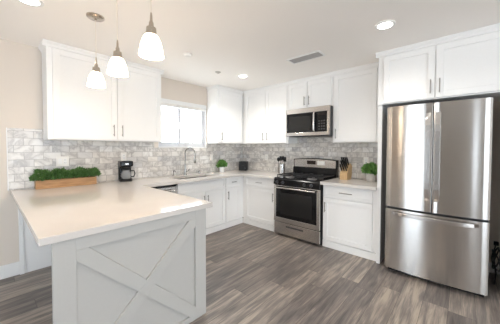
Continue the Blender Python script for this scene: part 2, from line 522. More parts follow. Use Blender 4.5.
# unseen patio door, windows, curtains, wooden door, added for daylight and refrigerator reflections
def simple_window(name, axis, plane, a0, a1, z0, z1, bars, label):
    wn = tag(bpy.data.objects.new(name, None), label, 'window' if name[0] == 'w' else 'door', kind='structure'); COL.objects.link(wn)
    bm = B(); s = .05; d0, d1 = plane - .09, plane - .04
    def bx(u0, u1, w0, w1):
        if axis == 'y': box(bm, d0, d1, u0, u1, w0, w1)
        else: box(bm, u0, u1, d0, d1, w0, w1)
    bx(a0, a0 + s, z0, z1); bx(a1 - s, a1, z0, z1); bx(a0 + s, a1 - s, z0, z0 + s); bx(a0 + s, a1 - s, z1 - s, z1)
    for k in range(1, bars):
        c = a0 + (a1 - a0) * k / bars; bx(c - .02, c + .02, z0 + s, z1 - s)
    obj('window_frame', bm, trim_paint, wn)
    bm = B(); d0, d1 = plane - .068, plane - .062
    bx(a0 + s, a1 - s, z0 + s, z1 - s); obj('glass_pane', bm, glass, wn)


simple_window('door_1', 'y', XL, -2.45, -1.25, .02, 2.1, 1, 'unseen patio door added for daylight and a white refrigerator streak')  # added daylight opening, mirrored as the white streak in the refrigerator
simple_window('window_2', 'y', XL, -5.27, -5.03, .3, 2.1, 1, 'unseen narrow window added for a light refrigerator streak')  # added only for the thin streak mirrored in the refrigerator
simple_window('window_4', 'y', XL, -7.8, -6.1, .35, 2.25, 2, 'unseen wide window added to light the range wall cabinets')  # added so daylight reaches the cabinets on the range wall
simple_window('window_3', 'x', YB, -5.3, -1.9, .1, 2.25, 3, 'unseen wide window added behind the viewer for daylight')  # added daylight source behind the camera
for y0, y1 in ((-1.24, -.86), (-2.98, -2.46)):  # unseen dark curtains added to flank the mirrored streak with dark bands
    n = 24; w_ = []
    for i in range(n + 1):
        w_.append((XL + .06 + .022 * math.sin(i * PI / 2), y0 + (y1 - y0) * i / n))
    prism(bm_ := B(), w_ + [(x + .006, y) for x, y in reversed(w_)], .02, 2.25, 2)
    obj('added_curtain', bm_, added_curtain_m, bpy.data.objects['door_1'])
d = tag(bpy.data.objects.new('added_wood_door', None), 'unseen honey wooden door added for a warm refrigerator streak', 'door', kind='structure'); COL.objects.link(d)  # unseen warm-toned door added for the orange band in the refrigerator
bm = B(); box(bm, XL + .001, XL + .045, -.80, -.06, 0, 2.05)
obj('door_leaf', bm, added_door_wood, d)
bm = B(); lathe(bm, [(.012, XL + .045), (.012, XL + .08), (.028, XL + .085), (.03, XL + .10), (.015, XL + .115)], (0, -.72, 1.0), 16, 'x'); obj('door_knob', bm, nickel, d, smooth=True)

# ------------------------------------------------------------ cabinetry


def shaker(x0, x1, z0, z1, yf, fr=.060, th=.020, rec=.010):
    """front faces -y; outer face at yf"""
    bm = B()
    box(bm, x0, x0 + fr, yf, yf + th, z0, z1); box(bm, x1 - fr, x1, yf, yf + th, z0, z1)
    box(bm, x0 + fr, x1 - fr, yf, yf + th, z0, z0 + fr); box(bm, x0 + fr, x1 - fr, yf, yf + th, z1 - fr, z1)
    box(bm, x0 + fr, x1 - fr, yf + rec, yf + th, z0 + fr, z1 - fr)
    return bm


def handle(parent, x, z, yf, vertical=True, ln=.14):
    bm = B(); st = .028; r = .0055; off = ln * .36
    if vertical:
        tube(bm, [(x, yf - st, z - ln / 2), (x, yf - st, z + ln / 2)], r, 8)
        for s in (-off, off): tube(bm, [(x, yf + .001, z + s), (x, yf - st, z + s)], r * .8, 8)
    else:
        tube(bm, [(x - ln / 2, yf - st, z), (x + ln / 2, yf - st, z)], r, 8)
        for s in (-off, off): tube(bm, [(x + s, yf + .001, z), (x + s, yf - st, z)], r * .8, 8)
    o = obj('handle', bm, nickel_h, parent, smooth=True); o['label'] = 'brushed nickel bar handle'
    return o


def wall_cabinet(label, loc, rz, w, z0, dep, doors, top=H, crown=(True, False, False), group=None):
    """local x 0..w to the right, wall at local y=0, front at -dep (door face). doors=(x0,x1,handle x or None)"""
    t = thing('wall_cabinet', label, 'wall cabinet', loc, rz, group)
    yb = -dep + .021
    bm = B(); box(bm, 0, w, yb, -.012, z0, top - .001); obj('body', bm, white_paint, t, .0015)
    for (a, b, hx) in doors:
        dd = obj('door', shaker(a, b, z0 + .012, top - .066, -dep), white_paint, t, .0015)
        if hx is not None: handle(dd, hx, z0 + .125 if top - z0 > .6 else z0 + .12, -dep)
    # crown strip: flat fascia with a small cove at the ceiling
    bm = B(); c0 = -crown[1] * .028; c1 = w + crown[2] * .028
    prism(bm, [(yb, top - .058), (yb - .012, top - .058), (yb - .014, top - .035), (yb - .032, top - .012), (yb - .032, top - .002), (yb, top - .002)], c0, c1, 0)
    if crown[1]: prism(bm, [(0, top - .058), (-.012, top - .035), (-.028, top - .012), (-.028, top - .002), (0, top - .002)], yb, -.012, 1)
    if crown[2]: prism(bm, [(w, top - .058), (w + .012, top - .035), (w + .028, top - .012), (w + .028, top - .002), (w, top - .002)], yb, -.012, 1)
    obj('crown_molding', bm, white_paint, t)
    return t


UD = .327
wall_cabinet('large white two-door wall cabinet left of the sink window, above the planter', (-3.184, 0, 0), 0, 1.225, ZB, UD,
             [(.045, .648, .605), (.654, 1.205, .70)], crown=(True, True, True))
wall_cabinet('narrow white one-door wall cabinet right of the sink window', (-.946, 0, 0), 0, .946 - UD - .001, ZB, UD,
             [(.045, .60, .075)], crown=(True, True, False))
wall_cabinet('white two-door corner wall cabinet left of the microwave', (0, -.001, 0), RB, 1.376, ZB, UD,
             [(.40, .885, .845), (.893, 1.355, .94)], crown=(True, False, False))
wall_cabinet('short white two-door wall cabinet directly above the microwave', (0, -1.379, 0), RB, .782, 1.995, UD,
             [(.015, .362, .325), (.370, .765, .405)], crown=(True, False, False))
wall_cabinet('tall white one-door wall cabinet between microwave and refrigerator', (0, -2.163, 0), RB, .694, ZB, UD,
             [(.03, .60, .062)], crown=(True, False, False))

# cabinet over the refrigerator and its end panels
FD = .643
t = wall_cabinet('deep white two-door wall cabinet above the refrigerator', (0, -2.859, 0), RB, 1.13, 1.877, FD,
                 [(.06, .538, .505), (.548, 1.10, .58)], crown=(True, True, False))
t = thing('side_panel', 'tall white side panel between base cabinet and refrigerator', 'cabinet panel', (0, -2.859, 0), RB)
obj('panel', box(B(), .001, .042, -.60, -.016, 0, 1.876), white_paint, t, .002)
obj('face_stile', box(B(), -.0, .044, -.606, -.6, 0, 1.876), white_paint, t, .001)
tag(obj('side_panel', box(B(), -.60, -.016, -4.03, -3.978, 0, 1.876), white_paint, None, .002), 'tall white side panel right of the refrigerator', 'cabinet panel')

# base cabinets --------------------------------------------------------
BD = .583   # door face depth
CT0, CT1 = .875, .915


def base_cabinet(label, loc, rz, w, fronts, body=(0, None), kick=None, group=None, hole=None):
    t = thing('base_cabinet', label, 'base cabinet', loc, rz, group)
    b1 = w if body[1] is None else body[1]
    bm = B()
    if hole is None:
        box(bm, body[0], b1, -BD + .021, -.011, .10, CT0 - .001)
    else:   # open top for the sink: side walls, floor and front only
        box(bm, 0, w, -BD + .021, -BD + .045, .10, CT0 - .001); box(bm, 0, w, -.03, -.011, .10, CT0 - .001)
        box(bm, 0, .018, -BD + .045, -.03, .10, CT0 - .001); box(bm, w - .018, w, -BD + .045, -.03, .10, CT0 - .001)
        box(bm, .018, w - .018, -BD + .045, -.03, .10, .12)
    obj('body', bm, white_paint, t, .0015)
    k0, k1 = kick or (0, w)
    obj('toe_board', box(B(), k0, k1, -BD + .012, -BD + .05, 0, .094), white_paint, t, .003)
    for f in fronts:
        kind, x0, x1, z0, z1, hs = f
        if kind == 'drawer':
            dd = obj('drawer', shaker(x0, x1, z0, z1, -BD, fr=.035), white_paint, t, .0015)
            if hs is not None: handle(dd, (x0 + x1) / 2, (z0 + z1) / 2, -BD, False, .13 if hs is True else hs)
        else:
            dd = obj('door', shaker(x0, x1, z0, z1, -BD), white_paint, t, .0015)
            handle(dd, hs, z1 - .125, -BD, True, .14)
    return t


DZ0, DZ1, RZ0, RZ1 = .105, .690, .702, .862
base_cabinet('white sink base cabinet below the window with two doors', (-1.882, 0, 0), 0, .889,
             [('drawer', .012, .880, RZ0, RZ1, None), ('door', .012, .478, DZ0, DZ1, .445), ('door', .484, .880, DZ0, DZ1, .515)], hole=True)
base_cabinet('narrow white base cabinet with one drawer and door in the corner beside the sink cabinet', (-.992, 0, 0), 0, .409,
             [('drawer', .010, .345, RZ0, RZ1, .10), ('door', .010, .345, DZ0, DZ1, .045)], body=(0, .992 - .011), kick=(0, .42))
base_cabinet('white base cabinet with drawer and door left of the range', (0, -.583, 0), RB, .760,
             [('drawer', .055, .745, RZ0, RZ1, True), ('door', .055, .745, DZ0, DZ1, .70)], body=(-.02, .758), kick=(-.012, .758))
base_cabinet('white base cabinet with drawer and door between range and refrigerator', (0, -2.147, 0), RB, .710,
             [('drawer', .012, .655, RZ0, RZ1, .17), ('door', .012, .655, DZ0, DZ1, .045)])

# dishwasher
t = thing('dishwasher', 'stainless dishwasher under the counter, half hidden by the peninsula', 'dishwasher', (-2.448, 0, 0))
obj('body', box(B(), .004, .562, -.555, -.02, .02, .868), dark_side, t)
obj('door', box(B(), .004, .562, -.592, -.556, .11, .835), steel_ap, t, .004)
obj('control_panel', box(B(), .004, .562, -.592, -.556, .84, .868), black_gloss, t, .003)
bm = B(); tube(bm, [(.06, -.63, .79), (.51, -.63, .79)], .01, 10)
for s in (.08, .49): tube(bm, [(s, -.591, .79), (s, -.63, .79)], .007, 8)
obj('handle', bm, steel_ap, t, smooth=True)
obj('toe_plate', box(B(), .01, .556, -.55, -.53, 0, .10), black_matte, t)

# peninsula ------------------------------------------------------------
PX0, PX1, PY = -3.397, -2.449, -2.032
t = thing('peninsula_cabinet', 'white kitchen peninsula base with crossed boards on its end panel', 'kitchen peninsula', (0, 0, 0))
obj('body', box(B(), -3.05, PX1 - .002, PY + .037, -.021, .09, CT0 - .001), white_paint, t)
obj('toe_board', box(B(), -3.02, PX1 - .06, PY + .037, -.05, 0, .088), white_paint, t)
obj('end_panel', box(B(), PX0, PX1, PY + .018, PY + .036, 0, CT0 - .001), shaded_pen_paint, t)
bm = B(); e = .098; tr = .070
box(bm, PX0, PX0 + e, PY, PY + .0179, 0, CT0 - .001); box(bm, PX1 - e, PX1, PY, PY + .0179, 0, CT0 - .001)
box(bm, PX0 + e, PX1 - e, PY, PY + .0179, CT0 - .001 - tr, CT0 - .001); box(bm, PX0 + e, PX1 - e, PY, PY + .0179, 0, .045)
obj('panel_frame', bm, shaded_pen_paint, t, .0015)
ix0, ix1, iz0, iz1 = PX0 + e, PX1 - e, .045, CT0 - .001 - tr
hw = .040


def brace(p, q, cut=None):
    """diagonal board clipped to the inner rectangle"""
    poly = []
    d = Vector((q[0] - p[0], q[1] - p[1])).normalized(); n = Vector((-d.y, d.x)) * hw
    P = [Vector(p) - d * .2 + n, Vector(q) + d * .2 + n, Vector(q) + d * .2 - n, Vector(p) - d * .2 - n]
    def clip(poly, f, inter):
        out = []
        for i in range(len(poly)):
            a, b = poly[i], poly[(i + 1) % len(poly)]
            if f(a): out.append(a)
            if f(a) != f(b): out.append(inter(a, b))
        return out
    for ax, val, sgn in ((0, ix0, 1), (0, ix1, -1), (1, iz0, 1), (1, iz1, -1)):
        P = clip(P, lambda a: sgn * (a[ax] - val) >= 0, lambda a, b: a + (b - a) * ((val - a[ax]) / (b[ax] - a[ax])))
    return P


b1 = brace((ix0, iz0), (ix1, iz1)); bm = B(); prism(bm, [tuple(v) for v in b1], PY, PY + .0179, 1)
obj('brace', bm, shaded_pen_paint, t, .0015)
# second board is cut in two where it meets the first
b2 = brace((ix0, iz1), (ix1, iz0))
d1 = Vector((ix1 - ix0, iz1 - iz0)).normalized(); n1 = Vector((-d1.y, d1.x)); c0 = Vector(((ix0 + ix1) / 2, (iz0 + iz1) / 2))


def half(poly, s):
    out = []
    g = lambda a: s * ((a - c0).dot(n1)) - hw
    for i in range(len(poly)):
        a, b = poly[i], poly[(i + 1) % len(poly)]
        if g(a) >= 0: out.append(a)
        if (g(a) >= 0) != (g(b) >= 0): out.append(a + (b - a) * (g(a) / (g(a) - g(b))))
    return out


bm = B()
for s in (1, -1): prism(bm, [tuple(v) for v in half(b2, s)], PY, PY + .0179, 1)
obj('brace', bm, shaded_pen_paint, t, .0015)

# countertops ------------------------------------------------------------
CX0, CX1, CE = -3.449, -2.388, .655
SK = (-1.80, -1.10, -.50, -.15)     # sink cut-out
bm = B()
xs = [CX0, CX1, SK[0], SK[1], -CE, -.0105]; ys = [PY - .0, -1.343, -CE, SK[2], SK[3], -.0105]
ys[0] = PY - .012


def ins(x, y):
    if x < CX1: return True
    if SK[0] < x < SK[1] and SK[2] < y < SK[3]: return False
    if y > -CE: return True
    return x > -CE and y > -1.343


cells(bm, xs, ys, CT0, CT1, ins)
tag(obj('countertop', bm, quartz_m, None, .003), 'long white quartz countertop over peninsula, sink run and corner', 'countertop')
tag(obj('countertop', box(B(), -CE, -.0105, -2.857, -2.145, CT0, CT1), quartz_m, None, .003), 'short white quartz countertop between range and refrigerator', 'countertop')

# sink
t = thing('sink', 'stainless undermount sink set into the countertop below the window', 'sink', (0, 0, 0))
bm = B(); x0, x1, y0, y1 = SK; zb_, th = .68, .003
box(bm, x0 - .004, x0, y0 - .004, y1 + .004, zb_, CT0 - .0005); box(bm, x1, x1 + .004, y0 - .004, y1 + .004, zb_, CT0 - .0005)
box(bm, x0, x1, y0 - .004, y0, zb_, CT0 - .0005); box(bm, x0, x1, y1, y1 + .004, zb_, CT0 - .0005)
box(bm, x0 - .004, x1 + .004, y0 - .004, y1 + .004, zb_ - .004, zb_)
obj('basin', bm, chrome, t)
obj('drain', lathe(B(), [(.045, zb_), (.045, zb_ + .004), (.03, zb_ + .005)], (-1.45, -.32, 0), 20), chrome, t, smooth=True)

# faucet
t = thing('faucet', 'tall gooseneck kitchen faucet standing behind the sink', 'faucet', (-1.45, -.085, CT1))
obj('base', lathe(B(), [(.027, 0), (.027, .01), (.02, .03), (.019, .10), (.014, .105)], seg=20), chrome, t, smooth=True)
pts = [(0, 0, .10), (0, 0, .36)] + [(.028 - .028 * math.cos(a), -.10 + .10 * math.cos(a), .36 + .10 * math.sin(a)) for a in [PI * k / 12 for k in range(1, 13)]]
pts += [(.056, -.20, .33)]
obj('spout', tube(B(), pts, .0105, 12), chrome, t, smooth=True)
obj('spray_head', lathe(B(), [(.013, .205), (.019, .22), (.017, .28), (.012, .335)], (.056, -.20, 0), 16), chrome, t, smooth=True)
bm = B(); tube(bm, [(.015, 0, .06), (.05, 0, .065), (.075, -.01, .10)], [.009, .007, .006], 10)
obj('lever', bm, chrome, t, smooth=True)
# soap dispenser and air gap
t = thing('soap_dispenser', 'small dark soap dispenser left of the faucet', 'soap dispenser', (-1.66, -.085, CT1))
obj('pump_body', lathe(B(), [(.017, 0), (.017, .012), (.01, .018), (.009, .06)], seg=14), nickel_h, t, smooth=True)
obj('nozzle', tube(B(), [(0, 0, .055), (0, 0, .085), (0, -.02, .09), (0, -.06, .08)], .006, 8), black_matte, t, smooth=True)
tag(obj('air_gap_cap', lathe(B(), [(.019, 0), (.019, .045), (.016, .055), (.006, .058)], seg=16), chrome, None, smooth=True),
    'short round metal air gap cap right of the faucet', 'air gap cap').location = (-1.17, -.085, CT1)

# ------------------------------------------------------------ range
t = thing('range', 'stainless gas range with black oven door and cooktop', 'gas range', (0, -1.347, 0), RB)
WR = .794
obj('body', box(B(), .002, WR - .002, -.615, -.025, .02, .895), black_matte, t)
for sx in (.03, WR - .06):
    for sy in (-.58, -.08): obj('foot', box(B(), sx, sx + .03, sy, sy + .03, 0, .02), rubber, t)
bm = B(); box(bm, .004, WR - .004, -.645, -.617, .035, .215); obj('storage_drawer', bm, steel_ap, t, .004)
o = obj('drawer_slot', box(B(), .23, .53, -.648, -.646, .155, .178), slot_dark, t.children[-1], .0)
bm = B()
yf0, yf1 = -.655, -.617; z0, z1 = .225, .795
box(bm, .004, .045, yf0, yf1, z0, z1); box(bm, WR - .045, WR - .004, yf0, yf1, z0, z1)
box(bm, .045, WR - .045, yf0, yf1, z0, z0 + .07); box(bm, .045, WR - .045, yf0, yf1, z1 - .012, z1)
od = obj('oven_door', bm, steel_ap, t, .003)
g = obj('door_glass', box(B(), .045, WR - .045, yf0 + .003, yf1, z0 + .07, z1 - .012), black_glass, od)
obj('oven_window', box(B(), .12, WR - .12, yf0 + .0022, yf0 + .003, z0 + .13, z1 - .11), mid_glass, od)
bm = B(); tube(bm, [(.05, -.70, .765), (WR - .05, -.70, .765)], .012, 12)
for s in (.075, WR - .075): tube(bm, [(s, -.654, .765), (s, -.70, .765)], .009, 8)
obj('oven_handle', bm, steel_ap, od, smooth=True)
bm = B(); prism(bm, [(-.617, .80), (-.665, .805), (-.655, .885), (-.64, .90), (-.60, .90), (-.60, .80)], .002, WR - .002, 0)
cp = obj('control_panel', bm, black_gloss, t, .003)
for kx in (.075, .185, .56, .67):
    k = obj('knob', lathe(B(), [(.024, -.662), (.024, -.672), (.019, -.676), (.017, -.695), (.010, -.698)], (kx, 0, .845), 18, 'y'), knob_mat, cp, smooth=True)
    mk = obj('knob_mark', box(B(), kx - .002, kx + .002, -.6995, -.697, .845, .862), off_plastic, k) if 0 else None
bm = B(); box(bm, .0, WR, -.64, -.05, .895, .912); obj('cooktop', bm, black_gloss, t, .004)
for (bx_, by_, br_) in ((.19, -.48, .05), (.58, -.48, .055), (.19, -.20, .045), (.58, -.20, .04)):
    bn = obj('burner', lathe(B(), [(br_ + .02, .912), (br_ + .015, .918), (br_, .924), (br_, .93), (br_ * .8, .936)], (bx_, by_, 0), 20), burner_mat, t, smooth=True)
for g0, g1 in ((.03, .375), (.39, WR - .03)):
    bm = B(); y0, y1 = -.61, -.08; zz0, zz1 = .94, .955; s = .009
    for a in (g0, g1 - s, (g0 + g1) / 2 - s / 2): box(bm, a, a + s, y0, y1, zz0, zz1)
    for a in (y0, y1 - s, (y0 + y1) / 2 - s / 2, y0 * .74 + y1 * .26, y0 * .26 + y1 * .74): box(bm, g0, g1, a, a + s, zz0 + .001, zz1 + .001)
    for a in (g0, g1 - s):
        for b_ in (y0, y1 - s): box(bm, a, a + s, b_, b_ + s, .912, zz0)
    obj('grate', bm, cast_iron, t, .001)
# backguard
bm = B(); prism(bm, [(-.02, .912), (-.11, .912), (-.10, 1.045), (-.092, 1.045), (-.092, 1.05), (-.02, 1.05)], .0, WR, 0)
bgd = obj('backguard', bm, black_gloss, t, .002)
bm = B()
n = 16; prof = [(0 + WR * i / n, 1.185 + .022 * (1 - (2 * i / n - 1) ** 2)) for i in range(n + 1)]
prism(bm, [(WR, 1.05), (0, 1.05)] + prof, -.082, -.02, 1)
obj('backguard_shell', bm, black_gloss, bgd, .004)
bm = B(); prof2 = [(.02 + (WR - .04) * i / n, 1.172 + .020 * (1 - (2 * i / n - 1) ** 2)) for i in range(n + 1)]
prism(bm, [(WR - .02, 1.056), (.02, 1.056)] + prof2, -.088, -.0821, 1)
sp_ = obj('steel_fascia', bm, steel_ap, bgd)
obj('display', box(B(), .27, .43, -.0905, -.0882, 1.105, 1.165), display, sp_)
obj('button_plate', box(B(), .46, .59, -.0895, -.0882, 1.095, 1.165), off_plastic, sp_)

# ------------------------------------------------------------ microwave
t = thing('microwave', 'stainless over-the-range microwave with black door under short cabinet', 'microwave', (0, -1.397, 0), RB)
WM = .762; m0, m1 = 1.562, 1.993
obj('body', box(B(), 0, WM, -.375, -.011, m0, m1), dark_side, t, .002)
obj('front_trim', (lambda b: (box(b, 0, WM, -.402, -.375, m1 - .075, m1), box(b, 0, WM, -.402, -.375, m0 + .004, m0 + .055), box(b, WM - .04, WM, -.402, -.375, m0 + .055, m1 - .075), box(b, 0, .018, -.402, -.375, m0 + .055, m1 - .075), b)[-1])(B()), steel_ap, t, .002)
dr = obj('door', box(B(), .018, .50, -.402, -.376, m0 + .055, m1 - .075), black_glass, t)
obj('door_window', box(B(), .06, .455, -.4035, -.4021, m0 + .085, m1 - .125), mid_glass, dr)
bm = B(); tube(bm, [(.525, -.403, m0 + .07), (.525, -.437, m0 + .08), (.525, -.44, m0 + .1), (.525, -.44, m1 - .12), (.525, -.437, m1 - .10), (.525, -.403, m1 - .09)], .013, 10)
obj('handle', bm, steel_ap, dr, smooth=True)
cp = obj('control_panel', box(B(), .50, WM - .04, -.402, -.376, m0 + .055, m1 - .075), black_gloss, t)
obj('display', box(B(), .58, .70, -.4032, -.4021, m1 - .135, m1 - .10), display, cp)
obj('keypad', (lambda b: ([box(b, .585 + .04 * i, .61 + .04 * i, -.4028, -.4021, m0 + .085 + .04 * j, m0 + .105 + .04 * j) for i in range(3) for j in range(4)], b)[-1])(B()), dark_side, cp)
obj('vent_grille', box(B(), .03, WM - .03, -.35, -.08, m0 - .006, m0), black_matte, t)

# ------------------------------------------------------------ refrigerator
t = thing('refrigerator', 'large stainless french-door refrigerator with bottom freezer drawer', 'refrigerator', (0, -2.981, 0), RB)
WF = .844


def curved(x0, x1, z0, z1, bulge=.030, yb=-.690, yf=-.735, seg=14, rnd=.006):
    """door whose face follows one shallow arc over the whole refrigerator"""
    bm = B(); cols = []
    for i in range(seg + 1):
        x = x0 + (x1 - x0) * i / seg; u = 2 * x / WF - 1
        y = yf - bulge * (1 - u * u)
        if i in (0, seg): y += rnd
        cols.append([bm.verts.new((x, y, z0)), bm.verts.new((x, y, z1)), bm.verts.new((x, yb, z0)), bm.verts.new((x, yb, z1))])
    for a, b in zip(cols, cols[1:]):
        bm.faces.new((a[0], b[0], b[1], a[1])); bm.faces.new((a[1], b[1], b[3], a[3]))
        bm.faces.new((a[3], b[3], b[2], a[2])); bm.faces.new((a[2], b[2], b[0], a[0]))
    for c in (cols[0], cols[-1]): bm.faces.new((c[0], c[1], c[3], c[2]))
    bmesh.ops.recalc_face_normals(bm, faces=bm.faces)
    return bm


obj('body', box(B(), .006, WF - .006, -.68, -.06, .03, 1.80), dark_side, t, .003)
obj('base_grille', box(B(), .02, WF - .02, -.67, -.62, .004, .03), black_matte, t)
obj('hinge_cover', box(B(), .02, .11, -.70, -.60, 1.80, 1.822), dark_side, t, .003)
obj('hinge_cover', box(B(), WF - .11, WF - .02, -.70, -.60, 1.80, 1.822), dark_side, t, .003)
dl = obj('door', curved(.002, .418, .735, 1.82), steel_fr, t, smooth=True)
dr = obj('door', curved(.426, WF - .002, .735, 1.82), steel_fr, t, smooth=True)
fz = obj('freezer_drawer', curved(.002, WF - .002, .055, .712, seg=28), steel_fr, t, smooth=True)


def bar(x0, x1, z0, z1, yo, yfn):
    bm = B(); n = 14; poly = []
    out = []; inn = []
    for i in range(n + 1):
        z = z0 + (z1 - z0) * i / n; u = abs(2 * i / n - 1)
        k = (1 - u ** 8)
        out.append((yfn - (yo) * k - .002, z)); inn.append((yfn - (yo - .016) * k + .002, z))
    prism(bm, out + inn[::-1], x0, x1, 0)
    return bm


o = obj('handle', bar(.362, .404, .845, 1.725, .055, -.762), steel_ap, dl, .004); o['label'] = 'tall vertical steel handle'
o = obj('handle', bar(.440, .482, .845, 1.725, .055, -.762), steel_ap, dr, .004); o['label'] = 'tall vertical steel handle'
# freezer handle: bowed horizontal bar
bm = B(); n = 20; out = []; inn = []
for i in range(n + 1):
    x = .07 + (WF - .14) * i / n; u = 2 * x / WF - 1; k = 1 - abs(2 * i / n - 1) ** 8
    y = -.735 - .030 * (1 - u * u)
    out.append((x, y - .055 * k - .002)); inn.append((x, y - .035 * k + .004))
prism(bm, out + inn[::-1], .655, .690, 2)
o = obj('handle', bm, steel_ap, fz, .004); o['label'] = 'wide bowed horizontal steel handle'

# cord coiled in the gap beside the refrigerator
t = thing('power_cord', 'black power cord looped in the dark gap right of the refrigerator', 'power cord', (-.30, -3.905, 0))
pts = []
for k in range(70):
    a = k / 70 * 2 * PI * 2.5
    pts.append((.10 * math.cos(a) * (1 + .2 * math.sin(a * .7)), .025 * math.sin(a * 1.3), .24 + .10 * math.sin(a) + .0006 * k))
pts = [(.26, -.02, .34), (.18, 0, .30)] + pts + [(-.02, 0, .12), (-.06, .01, .03), (-.02, .01, .008), (.10, 0, .008)]
obj('cable', tube(B(), pts, .006, 8), cable_black, t, smooth=True)
obj('plug', box(B(), .255, .286, -.04, .0, .32, .36), black_matte, t, .004)

# ------------------------------------------------------------ small things


def leaves(bm, n, pos, size, droop=.3):
    for _ in range(n):
        p, out = pos()
        s = size * random.uniform(.7, 1.25)
        d = (Vector(out) + Vector((random.uniform(-.7, .7), random.uniform(-.7, .7), random.uniform(-.3, .8)))).normalized()
        sd = d.cross(Vector((random.uniform(-1, 1), random.uniform(-1, 1), random.uniform(-.2, 1)))).normalized() * s * .36
        p = Vector(p); nrm = d.cross(sd).normalized() * s * .12
        v = [bm.verts.new(p), bm.verts.new(p + d * s * .45 + sd - nrm), bm.verts.new(p + d * s), bm.verts.new(p + d * s * .45 - sd - nrm), bm.verts.new(p + d * s * .5 + nrm * .3)]
        for a, b in ((0, 1), (1, 2), (2, 3), (3, 0)): bm.faces.new((v[a], v[b], v[4]))


# long planter of boxwood
t = thing('planter_box', 'long wooden planter box of clipped greenery at the back of the peninsula', 'planter', (-3.265, -.135, CT1), 0)
PLW, PD, PHh = .55, .115, .092
bm = B()
box(bm, 0, PLW, 0, .010, 0, PHh); box(bm, 0, PLW, PD - .010, PD, 0, PHh); box(bm, 0, .010, .010, PD - .010, 0, PHh); box(bm, PLW - .010, PLW, .010, PD - .010, 0, PHh)
box(bm, .01, PLW - .01, .01, PD - .01, 0, .01)
obj('box', bm, wood_planter, t, .002)
obj('soil', box(B(), .0105, PLW - .0105, .0105, PD - .0105, .01, PHh - .01), soil, t)
bm = B()


def pos_box():
    x = random.uniform(-.035, PLW + .03); y = random.uniform(-.03, PD + .01)
    h = random.uniform(.0, 1); dx = min(x + .04, PLW + .04 - x)
    z = PHh + .0 + h * (.095 + .012 * math.sin(x * 37) + .01 * math.sin(x * 83)) * min(1, .45 + dx * 9)
    return (x, y, z), ((x - PLW / 2) * 1.0, (y - PD / 2) * 10, .5)


leaves(bm, 2600, pos_box, .026)
obj('foliage', bm, leaf_dark, t)


def potted(label, name, loc, pr, ph, prof, potmat, leafmat, fr, fh, n, ls, cat='potted plant'):
    t = thing(name, label, cat, loc)
    obj('pot', lathe(B(), prof, seg=28), potmat, t, smooth=True)
    obj('soil', lathe(B(), [(pr * .86, ph - .012), (pr * .86, ph - .006)], seg=20), soil, t)
    bm = B()
    for k in range(14):
        a = 2 * PI * k / 14; r = fr * random.uniform(.3, .8)
        tube(bm, [(0, 0, ph - .01), (r * .5 * math.cos(a), r * .5 * math.sin(a), ph + fh * .4), (r * math.cos(a), r * math.sin(a), ph + fh * random.uniform(.5, .85))], .0015, 5)
    obj('stems', bm, leafmat, t)
    bm = B()
    def ps():
        while True:
            u = Vector((random.uniform(-1, 1), random.uniform(-1, 1), random.uniform(-.5, 1)))
            if .35 < u.length < 1: break
        return (u.x * fr, u.y * fr, ph + fh * .35 + u.z * fh * .62), (u.x, u.y, u.z * .8 + .2)
    leaves(bm, n, ps, ls)
    obj('foliage', bm, leafmat, t)
    return t


potted('small leafy green plant in a white pot near the counter corner', 'potted_plant', (-.70, -.13, CT1), .05, .095,
       [(.040, 0), (.052, .09), (.052, .095), (.046, .095), (.044, .08)], ceramic, leaf_bright, .080, .12, 480, .035)
potted('bushy green plant in a grey round pot beside the refrigerator panel', 'potted_plant', (-.17, -2.665, CT1), .065, .115,
       [(.052, 0), (.062, .03), (.066, .07), (.062, .115), (.055, .115), (.055, .10)], grey_pot, leaf_bright, .092, .105, 330, .055)

# coffee maker
t = thing('coffee_maker', 'small black drip coffee maker on the counter under the large wall cabinet', 'coffee maker', (-2.375, -.125, CT1), math.radians(-8))
obj('base', lathe(B(), [(.075, 0), (.075, .03), (.07, .036)], (0, -.01, 0), 24), black_matte, t, smooth=True)
obj('reservoir', box(B(), -.075, .075, .03, .105, .0, .255), black_gloss, t, .012)
obj('brew_head', box(B(), -.078, .078, -.075, .105, .20, .275), black_gloss, t, .014)
obj('filter_basket', lathe(B(), [(.05, .165), (.06, .20)], (0, -.015, 0), 20), black_matte, t, smooth=True)
cf = obj('carafe', lathe(B(), [(.048, .037), (.062, .06), (.06, .105), (.042, .14), (.046, .155)], (0, -.02, 0), 24), carafe_m, t, smooth=True)
bm = B(); tube(bm, [(.045, -.03, .14), (.09, -.055, .14), (.098, -.06, .10), (.085, -.05, .06), (.06, -.04, .06)], .008, 8); obj('carafe_handle', bm, black_matte, cf, smooth=True)
bm = B(); lathe(bm, [(.047, .152), (.047, .16), (.02, .164)], (0, -.02, 0), 20); obj('carafe_lid', bm, black_matte, cf, smooth=True)
bm = B(); box(bm, -.02, .02, -.0785, -.0752, .225, .245); obj('switch', bm, steel_ap, t)

# black toaster in the corner
t = thing('toaster', 'small black two-slot toaster in the counter corner', 'toaster', (-.19, -.20, CT1), math.radians(-60))
obj('body', box(B(), -.085, .085, -.065, .065, .012, .185), black_matte, t, .01)
obj('base', box(B(), -.08, .08, -.06, .06, 0, .012), black_matte, t, .003)
for s in (-.028, .028): obj('slot', box(B(), -.065, .065, s - .010, s + .010, .1835, .1865), slot_dark, t)
obj('lever', box(B(), -.015, .015, -.085, -.064, .10, .112), black_matte, t, .003)
obj('dial', lathe(B(), [(.014, -.064), (.012, -.077)], (.05, 0, .05), 16, 'y'), dark_side, t, smooth=True)

